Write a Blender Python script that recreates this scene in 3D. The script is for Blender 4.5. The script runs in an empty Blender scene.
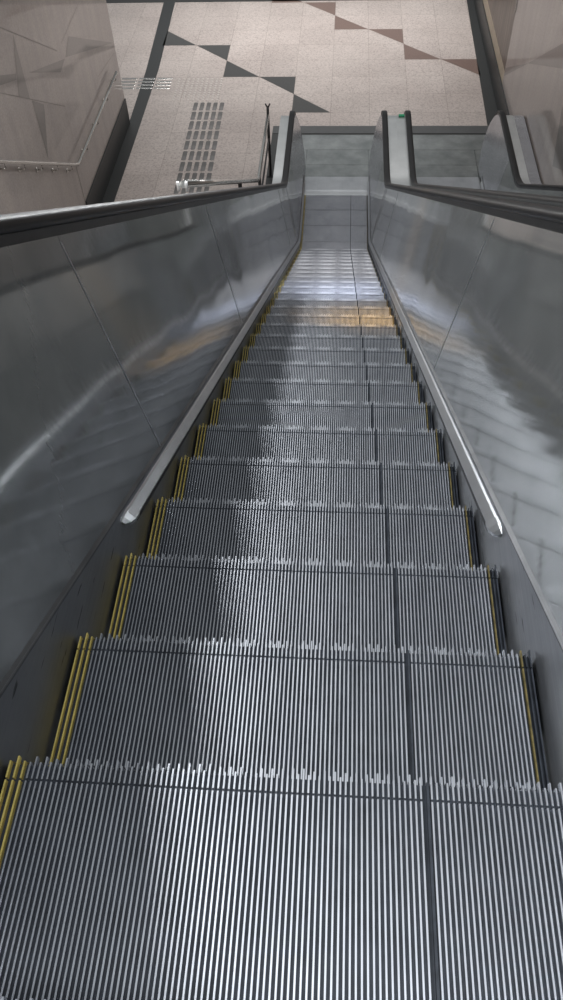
import bpy, bmesh, math, random
from mathutils import Matrix, Vector

random.seed(7)
scene = bpy.context.scene
col = scene.collection
SL = math.radians(30.0)
T = math.tan(SL)
ZF = -5.386                     # landing floor level
PITCH = 0.405                   # step pitch along the chain

# ------------------------------------------------------------------ tags
def tag(o, label, cat, group=None, kind=None):
    o['label'] = label
    o['category'] = cat
    if group: o['group'] = group
    if kind: o['kind'] = kind
    return o

def empty(name, loc=(0, 0, 0)):
    o = bpy.data.objects.new(name, None)
    o.location = loc
    o.empty_display_size = 0.2
    col.objects.link(o)
    return o

class MB:
    """collects polygons, links them as one mesh object"""
    def __init__(self):
        self.v = []; self.f = []; self.m = []; self.s = []
    def poly(self, pts, mi=0, smooth=False):
        n = len(self.v); self.v += [tuple(p) for p in pts]
        self.f.append(tuple(range(n, n + len(pts)))); self.m.append(mi); self.s.append(smooth)
    def box(self, x0, x1, y0, y1, z0, z1, mi=0, bottom=True):
        n = len(self.v)
        self.v += [(x, y, z) for x in (x0, x1) for y in (y0, y1) for z in (z0, z1)]
        fs = [(0, 1, 3, 2), (4, 6, 7, 5), (0, 4, 5, 1), (2, 3, 7, 6), (1, 5, 7, 3)]
        if bottom: fs.append((0, 2, 6, 4))
        for q in fs:
            self.f.append(tuple(n + i for i in q)); self.m.append(mi); self.s.append(False)
    def loft(self, rings, mi=0, closed=True, caps=True, smooth=True):
        n0 = len(self.v); k = len(rings[0])
        for r in rings: self.v += [tuple(p) for p in r]
        for i in range(len(rings) - 1):
            for j in range(k if closed else k - 1):
                a = n0 + i * k + j; b = n0 + i * k + (j + 1) % k
                self.f.append((a, b, b + k, a + k)); self.m.append(mi); self.s.append(smooth)
        if caps and closed:
            self.f.append(tuple(n0 + j for j in reversed(range(k)))); self.m.append(mi); self.s.append(False)
            e = n0 + (len(rings) - 1) * k
            self.f.append(tuple(e + j for j in range(k))); self.m.append(mi); self.s.append(False)
    def tube(self, pts, r, seg=12, mi=0):
        pts = [Vector(p) for p in pts]
        rings = []
        for i, p in enumerate(pts):
            t = Vector((0, 0, 0))
            if i > 0: t += (p - pts[i - 1]).normalized()
            if i < len(pts) - 1: t += (pts[i + 1] - p).normalized()
            t.normalize()
            a = Vector((0, 0, 1)) if abs(t.z) < 0.9 else Vector((1, 0, 0))
            u = t.cross(a).normalized(); w = u.cross(t)
            rings.append([p + r * (math.cos(2 * math.pi * j / seg) * u + math.sin(2 * math.pi * j / seg) * w) for j in range(seg)])
        self.loft(rings, mi)
    def build(self, name, mats, parent=None, merge=False, loc=None):
        me = bpy.data.meshes.new(name)
        vs = self.v
        if loc: vs = [(x - loc[0], y - loc[1], z - loc[2]) for x, y, z in vs]
        me.from_pydata(vs, [], self.f)
        if not isinstance(mats, (list, tuple)): mats = [mats]
        for m in mats: me.materials.append(m)
        for p, mi, s in zip(me.polygons, self.m, self.s):
            p.material_index = mi; p.use_smooth = s
        bm = bmesh.new(); bm.from_mesh(me)
        if merge: bmesh.ops.remove_doubles(bm, verts=bm.verts, dist=1e-5)
        bmesh.ops.recalc_face_normals(bm, faces=bm.faces)
        bm.to_mesh(me); bm.free()
        o = bpy.data.objects.new(name, me)
        if loc: o.location = loc
        col.objects.link(o)
        if parent: o.parent = parent
        return o

def struct(o):
    o['kind'] = 'structure'
    return o

# ------------------------------------------------------------------ materials
def newmat(name):
    m = bpy.data.materials.new(name); m.use_nodes = True
    nt = m.node_tree; b = nt.nodes['Principled BSDF']
    return m, nt, b
def N(nt, t, **kw):
    n = nt.nodes.new(t)
    for k, v in kw.items():
        if k in n.inputs: n.inputs[k].default_value = v
        else: setattr(n, k, v)
    return n
def coords(nt, scale=(1, 1, 1)):
    tc = N(nt, 'ShaderNodeTexCoord'); mp = N(nt, 'ShaderNodeMapping')
    mp.inputs['Scale'].default_value = scale
    nt.links.new(tc.outputs['Object'], mp.inputs['Vector'])
    return mp.outputs['Vector']
def noise(nt, vec, scale, detail=3, rough=0.5):
    n = N(nt, 'ShaderNodeTexNoise'); n.inputs['Scale'].default_value = scale
    n.inputs['Detail'].default_value = detail; n.inputs['Roughness'].default_value = rough
    nt.links.new(vec, n.inputs['Vector']); return n.outputs['Fac']
def ramp(nt, fac, stops):
    r = N(nt, 'ShaderNodeValToRGB'); e = r.color_ramp.elements
    while len(e) < len(stops): e.new(0.5)
    for i, (p, c) in enumerate(stops):
        e[i].position = p; e[i].color = (*c, 1) if len(c) == 3 else c
    nt.links.new(fac, r.inputs['Fac']); return r.outputs['Color']
def maprange(nt, fac, a, b, c, d):
    r = N(nt, 'ShaderNodeMapRange')
    for i, v in enumerate((a, b, c, d)): r.inputs[1 + i].default_value = v
    nt.links.new(fac, r.inputs[0]); return r.outputs[0]

def metal(name, colr, rough, wob=0.0, wobscale=2.0, streak=0.0, streakscale=(300, 300, 3), aniso=0.0, var=0.06, rvar=0.05, scuff=False, met=1.0):
    m, nt, b = newmat(name)
    b.inputs['Metallic'].default_value = met
    v = coords(nt); vs = coords(nt, streakscale)
    n1 = noise(nt, v, 3.0, 5, 0.6)
    lo = tuple(max(0, c - var) for c in colr); hi = tuple(c + var for c in colr)
    base = ramp(nt, n1, [(0.3, lo), (0.7, hi)])
    if scuff:                                     # shoe scuffs: short dark dashes along the slope
        tc = N(nt, 'ShaderNodeTexCoord'); mp = N(nt, 'ShaderNodeMapping')
        mp.inputs['Rotation'].default_value = (math.radians(35), 0, 0); mp.inputs['Scale'].default_value = (4, 9, 60)
        nt.links.new(tc.outputs['Object'], mp.inputs['Vector'])
        sc = ramp(nt, noise(nt, mp.outputs['Vector'], 1.0, 2), [(0.68, (1, 1, 1)), (0.71, (0.12, 0.12, 0.12))])
        mx = N(nt, 'ShaderNodeMixRGB', blend_type='MULTIPLY'); mx.inputs[0].default_value = 1
        nt.links.new(base, mx.inputs[1]); nt.links.new(sc, mx.inputs[2]); base = mx.outputs[0]
    nt.links.new(base, b.inputs['Base Color'])
    n2 = noise(nt, vs, 1.0, 2)
    nt.links.new(maprange(nt, n2, 0.3, 0.7, rough - rvar, rough + rvar), b.inputs['Roughness'])
    prev = None
    if wob > 0:
        bp = N(nt, 'ShaderNodeBump'); bp.inputs['Strength'].default_value = 1.0; bp.inputs['Distance'].default_value = wob
        nt.links.new(noise(nt, v, wobscale, 1, 0.4), bp.inputs['Height']); prev = bp
    if streak > 0:
        b2 = N(nt, 'ShaderNodeBump'); b2.inputs['Strength'].default_value = 1.0; b2.inputs['Distance'].default_value = streak
        nt.links.new(n2, b2.inputs['Height'])
        if prev: nt.links.new(prev.outputs['Normal'], b2.inputs['Normal'])
        prev = b2
    if prev: nt.links.new(prev.outputs['Normal'], b.inputs['Normal'])
    return m

def plain(name, colr, rough, metallic=0.0, spec=0.5, var=0.15, scale=8.0, coat=0.0):
    m, nt, b = newmat(name)
    v = coords(nt)
    n1 = noise(nt, v, scale, 5, 0.6)
    lo = tuple(c * (1 - var) for c in colr); hi = tuple(c * (1 + var) for c in colr)
    nt.links.new(ramp(nt, n1, [(0.3, lo), (0.7, hi)]), b.inputs['Base Color'])
    b.inputs['Roughness'].default_value = rough; b.inputs['Metallic'].default_value = metallic
    b.inputs['Specular IOR Level'].default_value = spec
    b.inputs['Coat Weight'].default_value = coat; b.inputs['Coat Roughness'].default_value = 0.08
    return m

M = {}
M['panel'] = metal('brushed_steel_panel', (0.36, 0.372, 0.375), 0.08, wob=0.010, wobscale=1.3, streak=0.00010, streakscale=(60, 60, 2.0), rvar=0.025, met=0.66)
M['skirt'] = metal('skirt_steel', (0.30, 0.31, 0.33), 0.34, wob=0.003, wobscale=3, streak=0.00015, streakscale=(3, 3, 120), scuff=True, met=0.8)
M['profile'] = metal('bright_profile', (0.66, 0.68, 0.71), 0.36)
M['ledge'] = metal('dull_ledge_steel', (0.20, 0.205, 0.215), 0.5)
M['deck'] = metal('deck_steel', (0.74, 0.76, 0.76), 0.42, wob=0.003, wobscale=2)
M['newel'] = metal('newel_steel', (0.50, 0.51, 0.54), 0.24, wob=0.004, wobscale=2, met=0.7)
M['plate'] = metal('floor_plate_steel', (0.27, 0.29, 0.29), 0.42, streak=0.0004, streakscale=(2, 120, 2), var=0.08)
M['comb'] = metal('comb_steel', (0.42, 0.44, 0.46), 0.5, streak=0.0003, streakscale=(200, 2, 2))
M['rail'] = metal('polished_rail', (0.72, 0.71, 0.68), 0.22)
M['rib'] = metal('aluminium_rib', (0.66, 0.68, 0.73), 0.44, streak=0.0004, streakscale=(40, 6, 40), var=0.13)
M['groove'] = plain('grey_groove', (0.052, 0.060, 0.075), 0.45, metallic=0.3, var=0.35, scale=25)
M['dark'] = plain('dark_groove', (0.02, 0.021, 0.023), 0.5)
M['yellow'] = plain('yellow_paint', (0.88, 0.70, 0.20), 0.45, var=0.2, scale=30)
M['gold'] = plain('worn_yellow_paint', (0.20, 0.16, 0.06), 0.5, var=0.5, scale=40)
M['rubber'] = plain('black_handrail_rubber', (0.014, 0.014, 0.015), 0.42, spec=0.35, var=0.3)
M['black_stone'] = plain('black_granite', (0.030, 0.032, 0.032), 0.42, var=0.3, scale=60)
M['border'] = plain('grey_border_plate', (0.07, 0.074, 0.075), 0.4, var=0.1)
M['brown_inlay'] = plain('brown_granite', (0.165, 0.115, 0.098), 0.3, var=0.25, scale=90)
M['grey_inlay'] = plain('charcoal_granite', (0.060, 0.060, 0.058), 0.3, var=0.25, scale=90)
M['tactile'] = metal('tactile_steel', (0.20, 0.195, 0.19), 0.45)
M['post'] = plain('dark_post_steel', (0.06, 0.06, 0.062), 0.35, metallic=0.7)

# granite tiles of the landing floor
def floor_mat():
    m, nt, b = newmat('beige_granite_tiles')
    v = coords(nt)
    TILE = 0.6803
    mp = N(nt, 'ShaderNodeMapping'); mp.inputs['Location'].default_value = (0.1441 / TILE, -15.336 / TILE, 0)
    mp.inputs['Scale'].default_value = (1 / TILE, 1 / TILE, 1)
    tc = N(nt, 'ShaderNodeTexCoord'); nt.links.new(tc.outputs['Object'], mp.inputs['Vector'])
    br = N(nt, 'ShaderNodeTexBrick'); br.offset = 0.0; br.squash = 1.0
    br.inputs['Scale'].default_value = 1.0; br.inputs['Brick Width'].default_value = 1.0; br.inputs['Row Height'].default_value = 1.0
    br.inputs['Mortar Size'].default_value = 0.007; br.inputs['Mortar Smooth'].default_value = 0.3
    br.inputs['Color1'].default_value = (0.435, 0.392, 0.365, 1); br.inputs['Color2'].default_value = (0.485, 0.438, 0.408, 1)
    br.inputs['Mortar'].default_value = (0.30, 0.265, 0.24, 1)
    nt.links.new(mp.outputs['Vector'], br.inputs['Vector'])
    sp = ramp(nt, noise(nt, v, 32, 4, 0.75), [(0.34, (0.60, 0.57, 0.56)), (0.5, (1, 1, 1)), (0.68, (1.16, 1.14, 1.12))])
    big = ramp(nt, noise(nt, v, 0.9, 3, 0.5), [(0.3, (0.90, 0.88, 0.88)), (0.7, (1.05, 1.05, 1.05))])
    a = N(nt, 'ShaderNodeMixRGB', blend_type='MULTIPLY'); a.inputs[0].default_value = 1
    nt.links.new(br.outputs['Color'], a.inputs[1]); nt.links.new(sp, a.inputs[2])
    c = N(nt, 'ShaderNodeMixRGB', blend_type='MULTIPLY'); c.inputs[0].default_value = 1
    nt.links.new(a.outputs[0], c.inputs[1]); nt.links.new(big, c.inputs[2])
    nt.links.new(c.outputs[0], b.inputs['Base Color'])
    b.inputs['Roughness'].default_value = 0.34
    return m
M['floor'] = floor_mat()

def wall_mat(name, base, seed):
    m, nt, b = newmat(name)
    v = coords(nt)
    sp = ramp(nt, noise(nt, v, 45, 3, 0.7), [(0.35, tuple(c * 0.86 for c in base)), (0.65, tuple(c * 1.1 for c in base))])
    vb = coords(nt, (1, 4.0, 0.6))
    big = ramp(nt, noise(nt, vb, 1.3, 3), [(0.3, (0.88, 0.88, 0.9)), (0.7, (1.06, 1.05, 1.04))])
    c = N(nt, 'ShaderNodeMixRGB', blend_type='MULTIPLY'); c.inputs[0].default_value = 1
    nt.links.new(sp, c.inputs[1]); nt.links.new(big, c.inputs[2])
    nt.links.new(c.outputs[0], b.inputs['Base Color'])
    b.inputs['Roughness'].default_value = 0.42
    b.inputs['Coat Weight'].default_value = 0.6; b.inputs['Coat Roughness'].default_value = 0.06
    return m
M['wall'] = wall_mat('polished_wall_stone', (0.345, 0.305, 0.282), 0)
M['inlay_and_reflection'] = plain('grey_inlay_and_reflection', (0.165, 0.148, 0.138), 0.35, var=0.1, scale=40, coat=0.6)
M['wall_joint'] = plain('wall_joint', (0.22, 0.20, 0.185), 0.6)
M['beige'] = plain('beige_ledge_stone', (0.36, 0.30, 0.225), 0.45, var=0.12)
def marble():
    m, nt, b = newmat('brown_veined_marble')
    v = coords(nt, (6, 7, 0.7))
    nt.links.new(ramp(nt, noise(nt, v, 1.5, 6, 0.65), [(0.3, (0.045, 0.030, 0.021)), (0.5, (0.09, 0.064, 0.047)), (0.7, (0.19, 0.14, 0.105))]), b.inputs['Base Color'])
    b.inputs['Roughness'].default_value = 0.3
    return m
M['marble'] = marble()
M['stair'] = plain('stair_stone', (0.40, 0.36, 0.33), 0.45)
M['sign_blue'] = plain('blue_sign_face', (0.10, 0.18, 0.42), 0.4)
M['green'] = plain('green_marker', (0.02, 0.30, 0.14), 0.4)
M['white'] = plain('white_cap', (0.75, 0.75, 0.75), 0.4)

# ------------------------------------------------------------------ path of the escalator
RAD = 1.1
YI = -ZF / T
TL = RAD * math.tan(SL / 2)
YA = YI - TL * math.cos(SL)       # end of the straight incline
YB = YI + TL                      # start of the flat
ZFS = ZF - 0.006
def zp(y):
    if y <= YA: return -T * y
    if y >= YB: return ZF
    dy = YB - y
    return ZF + RAD - math.sqrt(RAD * RAD - dy * dy)
def path_ys(a, b, flat=0.5, inc=0.6):
    ys = [a]; y = a
    n = max(1, int((min(b, YA) - a) / inc))
    for i in range(1, n + 1): ys.append(a + (min(b, YA) - a) * i / n)
    if b > YA:
        for i in range(1, 13):
            q = YA + (YB - YA) * i / 12
            if q < b - 1e-6: ys.append(q)
        ys.append(b)
    return ys

# ------------------------------------------------------------------ one step
HW = 0.5
NR = 110
RP = 2 * HW / NR
def step_body():
    mb = MB()
    D = 0.402
    mb.box(-HW, HW, -D, -0.006, -0.05, -0.011, 1)
    # curved riser under the nosing
    prof = [(-0.006, -0.011), (-0.009, -0.05), (-0.016, -0.10), (-0.030, -0.15), (-0.052, -0.20), (-0.07, -0.22)]
    prof2 = [(y - 0.02, z - 0.005) for y, z in prof]
    ring = prof + prof2[::-1]
    mb.loft([[(-HW, y, z) for y, z in ring], [(HW, y, z) for y, z in ring]], 1, smooth=False)
    for i in range(NR):
        if i < 4 or i >= NR - 3: continue
        add_rib(mb, i, 0)
    # wider dark joint of the two tread castings
    mb.box(0.2325, 0.2365, -D, -0.003, -0.011, -0.002, 1)
    return mb
def add_rib(mb, i, mi, r=random.Random(3)):
    x = -HW + (i + 0.5) * RP
    if abs(x - 0.2345) < 0.0046: return
    w = 0.0015
    far = (0.006 if int(i) % 2 else -0.003) + r.uniform(-0.002, 0.003) * (1 if (i // 5) % 2 else 0.4)
    mb.box(x - w, x + w, -0.400, -0.036, -0.0115, 0.0, mi, bottom=False)
    mb.box(x - w, x + w, -0.032, far, -0.0115, 0.0, mi, bottom=False)
    n = len(mb.v)                                   # cleat running down the riser
    for (y, z) in [(0.000, -0.0115), (0.000, -0.05), (-0.008, -0.10), (-0.024, -0.15)]:
        mb.v += [(x - w, y, z), (x + w, y, z)]
    for k in range(3):
        mb.f.append((n + 2 * k, n + 2 * k + 1, n + 2 * k + 3, n + 2 * k + 2)); mb.m.append(mi); mb.s.append(False)
step0 = step_body().build('escalator_step', [M['rib'], M['groove'], M['dark']])
yl = MB()
for i in range(3): add_rib(yl, i * 1.4, 0)
yl0 = yl.build('yellow_edge', M['yellow'])
yr = MB()
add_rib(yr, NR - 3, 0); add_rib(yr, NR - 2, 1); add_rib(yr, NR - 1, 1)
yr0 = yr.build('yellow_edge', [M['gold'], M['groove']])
for o in (step0, yl0, yr0): col.objects.unlink(o)

# chain positions of the nosings (y, z)
def chain():
    S = []
    arc0 = YA / math.cos(SL)
    arcl = RAD * SL
    k = -5
    while True:
        s = k * PITCH
        if s <= arc0:
            y = s * math.cos(SL) - (0.022 if k < 0 else 0); z = -T * s * math.cos(SL)
        elif s <= arc0 + arcl:
            a = SL - (s - arc0) / RAD
            y = YB - RAD * math.sin(a); z = ZF + RAD - RAD * math.cos(a)
        else: y = YB + (s - arc0 - arcl); z = ZF
        if y > 10.727 + 0.25: break
        S.append((y, z - 0.006 * (1 if z <= ZF + 0.01 else 0)))
        k += 1
    return S
STEPS = chain()

# ------------------------------------------------------------------ balustrade sections
SKX = 0.506
def px_at(w): return 0.512 + (w - 0.145) / 0.805 * 0.140     # leaning inner panel
YC, RN, WC = 11.20, 0.44, 0.50           # centre, radius and height of the rounded newel
Y0 = -2.2
XR0 = 2.739

def flat_path(wtop, r, wcen, ya=Y0, end=math.pi * 0.97):
    """points (y, z, ny, nz): along the incline, along the landing, round the newel"""
    pts = []
    for y in path_ys(ya, YC - 0.02, inc=0.6):
        e = 1e-3
        s = (zp(y + e) - zp(y - e)) / (2 * e); l = math.hypot(1, s)
        pts.append((y, zp(y) + wtop, -s / l, 1 / l))
    n = 18
    for i in range(n + 1):
        a = math.pi / 2 - end * i / n
        pts.append((YC + r * math.cos(a), ZF + wcen + r * math.sin(a), math.cos(a), math.sin(a)))
    return pts

def make_handrail(side):
    mb = MB(); cx = 0.690 * side
    prof = []
    hw, hh = 0.041, 0.019
    for j in range(16):
        a = 2 * math.pi * j / 16
        c, s = math.cos(a), math.sin(a)
        prof.append((hw * math.copysign(abs(c) ** 0.55, c), hh * math.copysign(abs(s) ** 0.6, s)))
    rings = []
    for (y, z, ny, nz) in flat_path(0.985, 0.485, 0.50):
        rings.append([(cx + u, y + ny * v, z + nz * v) for u, v in prof])
    mb.loft(rings)
    return mb

def make_guide(side):
    """bright strip that carries the handrail"""
    mb = MB()
    rings = []
    a, b = 0.655 * side, 0.722 * side
    for (y, z, ny, nz) in flat_path(0.952, 0.452, 0.50):
        rings.append([(a, y - ny * 0.014, z - nz * 0.014), (a, y + ny * 0.013, z + nz * 0.013), (b, y + ny * 0.013, z + nz * 0.013), (b, y - ny * 0.014, z - nz * 0.014)])
    mb.loft(rings, smooth=False)
    return mb

def make_deck(side):
    mb = MB(); rings = []
    a, b = 0.652 * side, 0.8635 * side
    for (y, z, ny, nz) in flat_path(0.935, 0.435, 0.50):
        rings.append([(a, y - ny * 0.012, z - nz * 0.012), (a, y, z), (b, y, z), (b, y - ny * 0.012, z - nz * 0.012)])
    mb.loft(rings, smooth=False)
    return mb

def make_cladding(side):
    """outer side sheet from the deck down"""
    mb = MB(); x = 0.860 * side
    n = 24
    ys = path_ys(Y0, YC, inc=0.6) + [YC + (RN - 0.02) * math.sin(math.pi / 2 * i / n) for i in range(1, n + 1)]
    for i in range(len(ys) - 1):
        q = []
        for y in (ys[i], ys[i + 1]):
            if y <= YC: hi = 0.92; lo = -0.45 if y < YA else 0.0
            else:
                d = math.sqrt(max(0, (RN - 0.02) ** 2 - (y - YC) ** 2)); hi = WC + d; lo = max(0.0, WC - d)
            lo = max(lo, ZF - zp(y)) if y > 6 else lo
            q.append((y, zp(y) + lo, zp(y) + hi))
        (ya, la, ha), (yb, lb, hb) = q
        t = 0.008 * side
        mb.loft([[(x, ya, la), (x, ya, ha), (x - t, ya, ha), (x - t, ya, la)], [(x, yb, lb), (x, yb, hb), (x - t, yb, hb), (x - t, yb, lb)]], smooth=False)
    return mb

def make_panel(side, ya, yb, bulge=0.0):
    """sloping inner balustrade sheet; a shallow pillow dent like thin sheet steel"""
    mb = MB(); NW = 2
    ys = [ya, yb]
    if yb > YA: ys = sorted(set(ys + [YA + (YB - YA) * i / 24 for i in range(25) if ya < YA + (YB - YA) * i / 24 < yb]))
    rings = []
    for y in ys:
        u = (y - ya) / (yb - ya)
        r = []
        for k in range(NW + 1):
            w = 0.147 + 0.793 * k / NW; v = k / NW
            d = bulge * math.sin(math.pi * u) ** 0.5 * math.sin(math.pi * v) if 0 < u < 1 else 0
            r.append(((px_at(w) + d) * side, y, zp(y) + w))
        rings.append(r)
    back = [[(x + 0.01 * side, y, z) for x, y, z in r] for r in rings]
    full = [f + b[::-1] for f, b in zip(rings, back)]
    mb.loft(full, smooth=False)
    return mb

def make_newel(side, ya):
    mb = MB(); n = 22
    ys = [ya + (YC - ya) * i / 8 for i in range(9)] + [YC + RN * math.sin(math.pi / 2 * i / n) for i in range(1, n + 1)]
    rings = []; NW = 8
    for y in ys:
        if y <= YC:
            hi = 0.94
            lo = 0.16 if y < 10.75 else 0.16 - 0.10 * min(1, (y - 10.75) / 0.4)
        else:
            d = math.sqrt(max(0.0, RN * RN - (y - YC) ** 2)); hi = WC + max(d, 0.004); lo = WC - max(d, 0.004)
        f = [((px_at(lo + (hi - lo) * k / NW)) * side, y, ZF + lo + (hi - lo) * k / NW) for k in range(NW + 1)]
        b = [(x + 0.012 * side, yy, z) for x, yy, z in f]
        rings.append(f + b[::-1])
    mb.loft(rings, smooth=False)
    return mb

def make_skirt(side):
    mb = MB()
    rings = []
    for y in path_ys(Y0, 11.0, inc=0.8):
        a, b = SKX * side, (SKX + 0.006) * side
        lo = -0.26 if y < YA else -0.08
        rings.append([(a, y, zp(y) + lo), (a, y, zp(y) + 0.146), (b, y, zp(y) + 0.146), (b, y, zp(y) + lo)])
    mb.loft(rings, smooth=False)
    # small rounded toe at the landing end
    return mb

def make_ledge(side):
    """narrow folded ledge where the skirt meets the sloping sheet"""
    mb = MB(); rings = []
    for y in path_ys(Y0, 11.0, inc=0.8):
        rings.append([((SKX - 0.002) * side, y, zp(y) + 0.138), ((SKX - 0.002) * side, y, zp(y) + 0.144),
                      ((SKX + 0.010) * side, y, zp(y) + 0.154), ((SKX + 0.010) * side, y, zp(y) + 0.138)])
    mb.loft(rings, smooth=False)
    return mb

def make_deflector(side):
    mb = MB(); rings = []
    for y in path_ys(0.80, 10.9, inc=0.8):
        z = zp(y)
        rings.append([(SKX * side, y, z + 0.075), ((SKX - 0.020) * side, y, z + 0.080), ((SKX - 0.024) * side, y, z + 0.092),
                      ((SKX - 0.006) * side, y, z + 0.118), (SKX * side, y, z + 0.122)])
    mb.loft(rings, smooth=False)
    return mb

def make_brush(side):
    mb = MB(); rings = []
    for y in path_ys(0.82, 10.85, inc=0.8):
        z = zp(y)
        rings.append([(SKX * side, y, z + 0.062), ((SKX - 0.021) * side, y, z + 0.066), ((SKX - 0.019) * side, y, z + 0.081), (SKX * side, y, z + 0.078)])
    mb.loft(rings, smooth=False)
    return mb

def make_cap(side):
    mb = MB()
    y = 0.80; z = zp(y)
    def sec(yy, k):
        zz = zp(yy); c = (SKX, 0.098)
        pts = [(SKX, 0.070), (SKX - 0.023, 0.076), (SKX - 0.027, 0.093), (SKX - 0.006, 0.121), (SKX, 0.125)]
        return [((c[0] + (p[0] - c[0]) * k) * side, yy, zz + c[1] + (p[1] - c[1]) * k) for p in pts]
    mb.loft([sec(0.835, 1), sec(0.80, 1), sec(0.775, 0.75), sec(0.760, 0.3)], smooth=False)
    return mb

def make_landing():
    pl = MB()
    z0, z1 = ZF - 0.05, ZF + 0.004
    pl.box(-0.50, 0.50, 11.215, 11.565, z0, z1)
    pl.box(-0.50, 0.50, 11.571, 12.030, z0, z1)
    pl.box(-0.8635, 0.8635, 12.036, 12.515, z0, z1)
    pl.box(-0.8635, -0.506, 11.02, 12.030, z0, z1); pl.box(0.506, 0.8635, 11.02, 12.030, z0, z1)
    return pl
def make_comb():
    cb = MB()
    z1 = ZF + 0.007
    cb.loft([[(x, 10.79, ZF + 0.001), (x, 10.83, z1), (x, 11.208, z1), (x, 11.208, ZF - 0.002), (x, 10.79, ZF - 0.002)] for x in (-0.499, 0.499)], smooth=False)
    for i in range(NR - 1):                        # comb teeth
        x = -HW + (i + 1) * RP
        w = 0.0022
        cb.loft([[(xx, 10.715, ZF - 0.004), (xx, 10.79, ZF + 0.002), (xx, 10.79, ZF - 0.006)] for xx in (x - w, x + w)], smooth=False)
    return cb

def build_escalator(label):
    root = empty('escalator', (0, 0, ZF))
    tag(root, label, 'escalator', 'escalators side by side')
    inv = (0, 0, -ZF)
    def put(mb, name, mat, parent=root):
        o = mb.build(name, mat, parent)
        if parent is root: o.location = inv
        return o
    for (y, z) in STEPS:
        s = step0.copy(); col.objects.link(s); s.parent = root; s.location = (0, y, z - ZF)
        for e0 in (yl0, yr0):
            e = e0.copy(); col.objects.link(e); e.parent = s
            e['label'] = 'three bright yellow edge ribs' if e0 is yl0 else 'worn dull yellow edge rib'
    seams = {1: [Y0, 0.05, 2.27, 4.6, 6.9, 9.0, 10.02], -1: [Y0, -0.95, 1.24, 3.27, 5.6, 7.8, 10.02]}
    for side in (-1, 1):
        put(make_skirt(side), 'skirt_panel', M['skirt'])
        put(make_ledge(side), 'skirt_ledge', M['ledge'])
        d = put(make_deflector(side), 'skirt_deflector', M['profile'])
        put(make_brush(side), 'deflector_brush', M['rubber'], d)
        put(make_cap(side), 'end_cap', M['profile'], d)
        ss = seams[side]
        for i in range(len(ss) - 1):
            put(make_panel(side, ss[i] + 0.0012, ss[i + 1] - 0.0012, 0.0), 'balustrade_panel', M['panel'])
        for ys_ in ((2.27, 6.9) if side > 0 else (1.24, 3.27, 7.8)):
            sm = MB()
            q = [(px_at(0.150) * side, 0.150), (px_at(0.925) * side, 0.925)]
            sm.loft([[(x - 0.0015 * side, yy, zp(yy) + w_), (x + 0.004 * side, yy, zp(yy) + w_)] + [(x + 0.004 * side, yy + 0.006, zp(yy + 0.006) + w_), (x - 0.0015 * side, yy + 0.006, zp(yy + 0.006) + w_)] for x, w_ in q for yy in (ys_ - 0.003,)], smooth=False)
            put(sm, 'seam_strip', M['profile'])
        put(make_newel(side, 10.025), 'newel_panel', M['newel'])
        g = put(make_guide(side), 'handrail_guide', M['post'])
        put(make_handrail(side), 'handrail', M['rubber'])
        put(make_deck(side), 'outer_deck', M['deck'])
        put(make_cladding(side), 'outer_cladding', M['newel'])
    put(make_landing(), 'landing_plate', M['plate'])
    put(make_comb(), 'comb_plate', M['comb'])
    return root

esc = build_escalator('steel escalator running straight down in front, its ribbed steps with yellow edges in full view')

def copy_tree(o, parent=None):
    c = o.copy(); col.objects.link(c)
    if parent: c.parent = parent
    for ch in list(o.children): copy_tree(ch, c)
    return c
esc2 = copy_tree(esc)
esc2.location = (1.727, 0, ZF)
esc2['label'] = 'second steel escalator on the right, between the first one and the right stone wall'

# steel infill between the far deck and the right wall
fi = MB(); rings = []
for (y, z, ny, nz) in flat_path(0.930, 0.430, 0.50):
    rings.append([(2.592, y - ny * 0.012, z - nz * 0.012), (2.592, y, z), (XR0, y, z), (XR0, y - ny * 0.012, z - nz * 0.012)])
fi.loft(rings, smooth=False)
struct(fi.build('trim_3', M['newel']))

# green marker light cover at the end of the middle deck
mk = MB(); mk.box(0.90, 0.985, YC + 0.05, YC + 0.10, ZF + 0.934, ZF + 0.955)
mk = mk.build('direction_marker', M['green'], None, loc=(0.94, YC + 0.07, ZF + 0.934))
tag(mk, 'small green marker on the bright deck between the two escalator handrails', 'marker')

# ------------------------------------------------------------------ floor
TILE = 0.6803; TX, TY = -0.1441, 15.336
XL, XR = -3.66, 2.76
fl = MB()
Y1 = 18.13
fl.box(-9.0, -1.12, 9.0, 12.83, ZF - 0.2, ZF, 0)
fl.box(-9.0, XR + 1.5, 12.83, 21.0, ZF - 0.2, ZF, 0)
fl.box(-1.12, -0.8635, 9.0, 12.515, ZF - 0.2, ZF, 1)              # dark margin beside the newel
fl.box(-1.12, XR, 12.58, 12.83, ZF - 0.2, ZF, 2)                 # grey border across
fl.box(-1.12, XR, 12.515, 12.58, ZF - 0.2, ZF - 0.006, 1)       # dark gap
fl.box(2.5905, XR, 9.0, 12.515, ZF - 0.2, ZF, 1)
e = 0.0012
def inlay(pts, mi): fl.poly([(x, y, ZF + e) for x, y in pts], mi)
inlay([(XL, 9.2), (-3.45, 9.2), (-3.45, 12.8), (XL, 12.8)], 1)
inlay([(XL, 12.8), (-3.45, 12.8), (-3.46, 15.0), (-3.60, Y1), (-3.85, Y1), (-3.70, 15.0)], 1)
inlay([(2.52, 12.83), (XR, 12.83), (XR, Y1), (2.60, Y1)], 1)
inlay([(-9, Y1), (XR, Y1), (XR, Y1 + 0.35), (-9, Y1 + 0.35)], 1)
def G(c, r): return (TX + c * TILE, TY + r * TILE)
def LL(c, r, mi): inlay([G(c, r), G(c + 1, r), G(c, r + 1)], mi)
def UR(c, r, mi): inlay([G(c + 1, r), G(c + 1, r + 1), G(c, r + 1)], mi)
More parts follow.
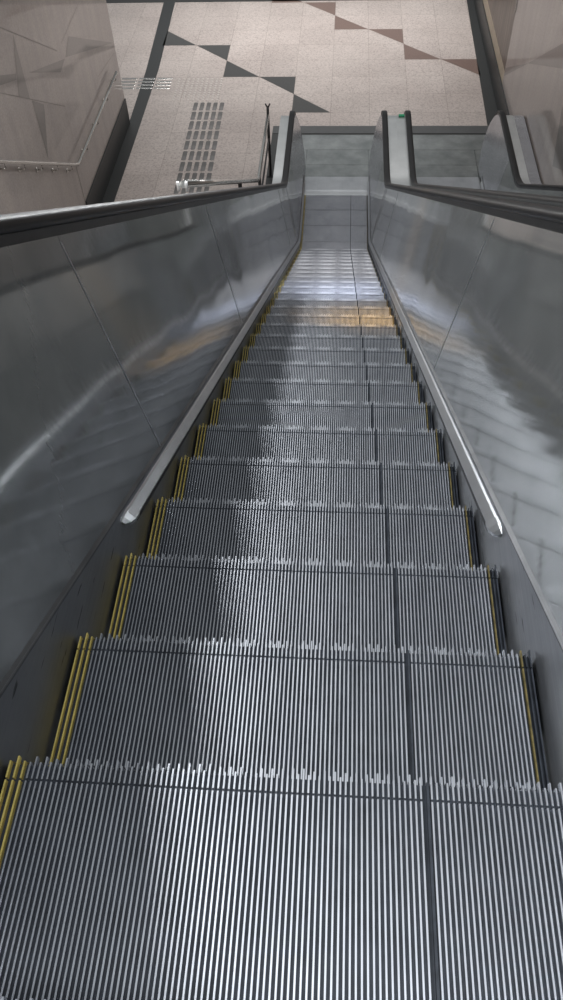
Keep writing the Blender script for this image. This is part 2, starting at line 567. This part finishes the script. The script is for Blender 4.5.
# charcoal flight
LL(-5, 1, 3); UR(-4, 0, 3); LL(-3, -1, 3); UR(-2, -2, 3); LL(-1, -3, 3)
# brown flight
LL(-2, 4, 4); UR(-1, 3, 4); LL(0, 2, 4); UR(1, 1, 4); LL(2, 0, 4)
inlay([G(3, 0), G(3.97, 0), G(4, -0.99)], 4)
floor = struct(fl.build('floor', [M['floor'], M['black_stone'], M['border'], M['grey_inlay'], M['brown_inlay']]))

# ------------------------------------------------------------------ walls
YLE = 12.94
wl = MB()
wl.box(XL - 0.3, XL, -2.5, YLE, ZF, 2.2, 0)
ex = XL + 0.002
def winl(pts, x, mi): wl.poly([(x, y, z) for y, z in pts], mi)
winl([(8.85, -2.31), (8.5, -2.84), (8.81, -3.02)], ex, 1)
winl([(8.86, -3.06), (9.21, -3.27), (8.85, -3.79)], ex, 1)
winl([(8.17, -2.46), (8.62, -2.64), (8.58, -2.69), (8.0, -2.50)], ex, 1)  # dark reflection in the polished wall, painted on as a flat patch
winl([(10.75, -3.10), (12.90, -4.06), (10.42, -3.23)], ex, 1)
winl([(10.38, -3.23), (10.10, -3.28), (9.0, -2.80)], ex, 1)
def wline(a, b, t=0.008):
    (y0, z0), (y1, z1) = a, b
    l = math.hypot(y1 - y0, z1 - z0); ny, nz = -(z1 - z0) / l * t / 2, (y1 - y0) / l * t / 2
    winl([(y0 + ny, z0 + nz), (y1 + ny, z1 + nz), (y1 - ny, z1 - nz), (y0 - ny, z0 - nz)], ex - 0.001, 2)
wline((8.0, -1.82), (10.16, -3.04)); wline((11.6, -2.97), (10.38, -3.04)); wline((8.03, -2.58), (9.94, -3.65))
wline((12.82, -4.18), (11.7, -4.05)); wline((9.94, -3.65), (9.94, -4.2)); wline((9.785, -4.40), (9.785, -5.38), 0.03)
wl = struct(wl.build('wall_left', [M['wall'], M['inlay_and_reflection'], M['wall_joint']]))

bl = MB(); bl.box(XL, XL + 0.02, 9.80, YLE, ZF, -4.965)
struct(bl.build('baseboard_left', M['black_stone']))

YRE = 13.45
wr = MB()
wr.box(XR, XR + 0.3, -2.5, YRE, ZF, 2.2, 0)
ex2 = XR - 0.002
wr.poly([(ex2, y, z) for y, z in [(13.40, -4.83), (11.83, -3.95), (13.40, -4.70)]], 1)
wr.poly([(ex2, y, z) for y, z in [(11.83, -3.95), (9.9, -2.85), (9.75, -3.12)]], 1)
wr.poly([(ex2, y, z) for y, z in [(9.21, -4.07), (9.45, -3.42), (8.70, -3.84)]], 1)
struct(wr.build('wall_right', [M['wall'], M['inlay_and_reflection']]))
br_ = MB(); br_.box(XR - 0.02, XR, 12.0, 20.8, ZF, -4.985)
struct(br_.build('baseboard_right', M['black_stone']))
lg = MB(); lg.box(XR, XR + 0.30, YRE, 20.8, ZF, -4.79)
struct(lg.build('trim_1', M['beige']))
mbk = MB(); mbk.box(XR + 0.006, XR + 0.3, YRE, 20.8, -4.79, 1.0)
struct(mbk.build('wall_back', M['marble']))
tr = MB(); tr.box(XR - 0.012, XR + 0.31, YRE, YRE + 0.02, -3.88, 0.5)
struct(tr.build('trim_2', M['rail']))

# flight of stone stairs between the left wall and the escalator
st = MB()
nst = 26
for i in range(nst):
    y1 = 9.75 - i * 0.30; z1 = ZF + (i + 1) * 0.1732
    st.box(XL, -1.12, y1 - 0.30, y1, max(ZF, z1 - 0.45), z1)
struct(st.build('staircase', M['stair']))

# ------------------------------------------------------------------ handrail fixed to the left wall
hr = empty('wall_handrail', (-3.58, 12.4, ZF + 1.07))
tag(hr, 'thin stainless handrail on brackets along the left stone wall, bent where the stairs end', 'handrail')
zt = -4.32
def rail_z(y): return zt + max(0, (9.66 - y)) * T * 1.0
tb = MB()
ptsr = [(-3.58, y, rail_z(y)) for y in (1.0, 3, 5, 7, 8.5, 9.5)] + [(-3.58, 9.60, zt + 0.045), (-3.58, 9.66, zt + 0.014), (-3.58, 9.74, zt)] + [(-3.58, 10.5, zt), (-3.58, 11.5, zt), (-3.58, 12.45, zt)]
tb.tube(ptsr, 0.022)
o = tb.build('rail', M['rail']); o.parent = hr; o.matrix_parent_inverse = Matrix.Translation(-Vector(hr.location))
for y in (2.2, 2.9, 3.6, 4.3, 5.0, 5.7, 6.4, 6.9, 7.4, 7.9, 8.4, 8.9, 9.4, 10.2, 10.95, 11.7, 12.35):
    b = MB(); z = rail_z(y)
    b.tube([(-3.58, y, z - 0.015), (-3.58, y, z - 0.07), (-3.60, y, z - 0.085), (XL + 0.001, y, z - 0.085)], 0.009, 8)
    b.tube([(XL + 0.001, y, z - 0.085), (XL + 0.009, y, z - 0.085)], 0.03, 12)
    o = b.build('rail_bracket', M['rail']); o.parent = hr; o.matrix_parent_inverse = Matrix.Translation(-Vector(hr.location))

# ------------------------------------------------------------------ stair rail beside the escalator
br = empty('stair_railing', (-1.055, 11.25, ZF))
tag(br, 'stainless railing with a dark end post just outside the left escalator newel', 'railing')
pin = Matrix.Translation(-Vector(br.location))
def kid(mb, name, mat):
    o = mb.build(name, mat, br); o.matrix_parent_inverse = pin; return o
BX = -1.055; zb = -4.42
def bz(y): return zb + max(0, 9.45 - y) * T
kid_pts = [(BX, y, bz(y)) for y in (4.65, 6, 7.5, 9.0, 9.3)] + [(BX, 9.40, zb + 0.04), (BX, 9.47, zb + 0.01), (BX, 9.55, zb), (BX, 10.3, zb), (BX, 11.25, zb)]
t = MB(); t.tube(kid_pts, 0.026); kid(t, 'top_rail', M['rail'])
t = MB(); t.tube([(BX, y, z - 0.35) for _, y, z in kid_pts], 0.014); kid(t, 'lower_rail', M['post'])
for y in (11.25, 9.6, 7.6):
    t = MB(); zz = ZF if y > 9.5 else ZF + math.ceil((9.75 - y) / 0.30) * 0.1732
    t.tube([(BX - 0.0, y, zz), (BX, y, bz(y) - 0.015)], 0.022)
    t.box(BX - 0.05, BX + 0.05, y - 0.05, y + 0.05, zz, zz + 0.012)
    kid(t, 'post', M['post'])
t = MB()
t.tube([(BX, 11.26, zb), (BX, 11.28, zb + 0.10)], 0.020)
t.tube([(BX, 11.28, zb + 0.09), (BX - 0.035, 11.30, zb + 0.15)], 0.012); t.tube([(BX, 11.28, zb + 0.09), (BX + 0.035, 11.30, zb + 0.15)], 0.012)
kid(t, 'forked_finial', M['post'])
t = MB(); t.tube([(BX - 0.03, 4.62, bz(4.62) - 0.05), (BX - 0.03, 4.62, bz(4.62) + 0.02)], 0.011); t.tube([(BX + 0.03, 4.62, bz(4.62) - 0.05), (BX + 0.03, 4.62, bz(4.62) + 0.02)], 0.011)
kid(t, 'end_bracket', M['white'])

# ------------------------------------------------------------------ tactile paving
def bar_mesh(lx, ly, h=0.006):
    mb = MB(); c = 0.35
    hx, hy = lx / 2, ly / 2; ch = min(hx, hy) * 0.45
    def ring(k, z): 
        x, y = hx * 1 - k, hy - k
        cc = max(ch - k, 0.002)
        return [(x - cc, -y, z), (x, -y + cc, z), (x, y - cc, z), (x - cc, y, z), (-x + cc, y, z), (-x, y - cc, z), (-x, -y + cc, z), (-x + cc, -y, z)]
    mb.loft([ring(0, 0), ring(0, h * 0.6), ring(0.006, h)], smooth=False)
    return mb
def field(name, label, cat, origin, proto_mb, proto_name, spots, mat):
    r = empty(name, (*origin, ZF + 0.0005)); tag(r, label, cat, 'tactile paving strips')
    p = proto_mb.build(proto_name, mat, r)
    for i, (x, y) in enumerate(spots):
        q = p if i == 0 else p.copy()
        if i: col.objects.link(q); q.parent = r
        q.location = (x - origin[0], y - origin[1], 0.0008)
    return r
sp = [(-2.565 + c * 0.118 + (13.6 - y) * 0.020, y) for y in [13.52 - 0.335 * k for k in range(9)] for c in range(5)]
field('tactile_guide_path', 'tactile path of five columns of steel bars running towards the stairs', 'tactile paving', (-2.3, 12.2), bar_mesh(0.074, 0.285), 'guide_bar', sp, M['tactile'])
sp = [(-3.28 - 0.335 * k, 14.22 + 0.125 * j) for k in range(5) for j in range(4)]
field('tactile_guide_path', 'tactile path of steel bars lying crosswise over the dark floor strip by the left wall end', 'tactile paving', (-3.7, 14.4), bar_mesh(0.30, 0.058), 'guide_bar', sp, M['rail'])
stud = MB()
stud.loft([[(r * math.cos(2 * math.pi * j / 10), r * math.sin(2 * math.pi * j / 10), z) for j in range(10)] for r, z in ((0.024, 0), (0.022, 0.004), (0.012, 0.006))])
M['stud'] = plain('pale_stud', (0.60, 0.56, 0.53), 0.4)
sp = [(-3.00 + 0.089 * i, 13.78 + 0.088 * j) for i in range(10) for j in range(10)]
field('tactile_stud_pad', 'square pad of small pale round studs where the two tactile bar paths meet', 'tactile paving', (-2.6, 14.15), stud, 'stud', sp, M['stud'])

# ------------------------------------------------------------------ lights
def area(name, loc, size, energy, colr=(1, 1, 1), rot=(0, 0, 0), spread=180, size_y=None):
    l = bpy.data.lights.new(name, 'AREA'); l.energy = energy; l.color = colr
    l.shape = 'RECTANGLE'; l.size = size; l.size_y = size_y or size; l.spread = math.radians(spread)
    o = bpy.data.objects.new(name, l); o.location = loc; o.rotation_euler = rot
    col.objects.link(o); return o
# landing hall ceiling lamps
area('hall_lamp', (-0.5, 11.9, -0.3), 6.0, 125, (1.0, 0.97, 0.96), size_y=2.0)
area('hall_lamp', (-0.5, 17.0, -0.3), 7.5, 185, (1.0, 0.97, 0.96), spread=100, size_y=3.0)
# lamp line along the sloping ceiling, up on the left
L = 3.2
def along(y, h, x): return (x, y, -T * y + h)
area('slope_light', along(3.0, L, -1.60), 0.20, 225, (0.97, 0.99, 1.0), (-SL, 0, 0), size_y=11.0)
area('slope_light', along(-0.9, 3.0, 0.25), 0.5, 34, (0.92, 0.96, 1.0), (-SL, 0, 0), size_y=1.6)  # unseen fill light added overhead to lift the left shadow on the near steps
area('spot_lamp', along(4.9, 2.6, 0.35), 0.2, 2.2, (1.0, 0.55, 0.12), (-SL * 0.4, 0, 0), spread=34, size_y=0.25)
area('spot_lamp', along(6.25, 2.6, 0.1), 0.5, 5, (0.78, 0.83, 1.0), (-SL * 0.4, 0, 0), spread=40, size_y=0.8)

w = bpy.data.worlds.new('World'); scene.world = w; w.use_nodes = True
bg = w.node_tree.nodes['Background']
bg.inputs[0].default_value = (0.94, 0.98, 1.0, 1); bg.inputs[1].default_value = 0.25

# ------------------------------------------------------------------ camera
cam = bpy.data.cameras.new('camera'); co = bpy.data.objects.new('camera', cam); col.objects.link(co)
cam.sensor_fit = 'VERTICAL'; cam.sensor_height = 36.0; cam.lens = 781.870 / 1000 * 36.0; cam.clip_start = 0.02
R = Matrix([[0.9976051299541138, -0.02910622770888833, 0.06274418058907232], [0.06128376267499805, 0.7925362895504553, -0.6067376122987527], [-0.03206719697183237, 0.6091297540378038, 0.7924220072816089]])
co.matrix_world = Matrix.Translation((0.055523, -0.447242, 1.360575)) @ R.to_4x4()
scene.camera = co
vs = scene.view_settings
scene.display_settings.display_device = 'sRGB'
vs.view_transform = 'Standard'; vs.look = 'None'; vs.exposure = 0.1; vs.gamma = 1.0; vs.use_curve_mapping = False
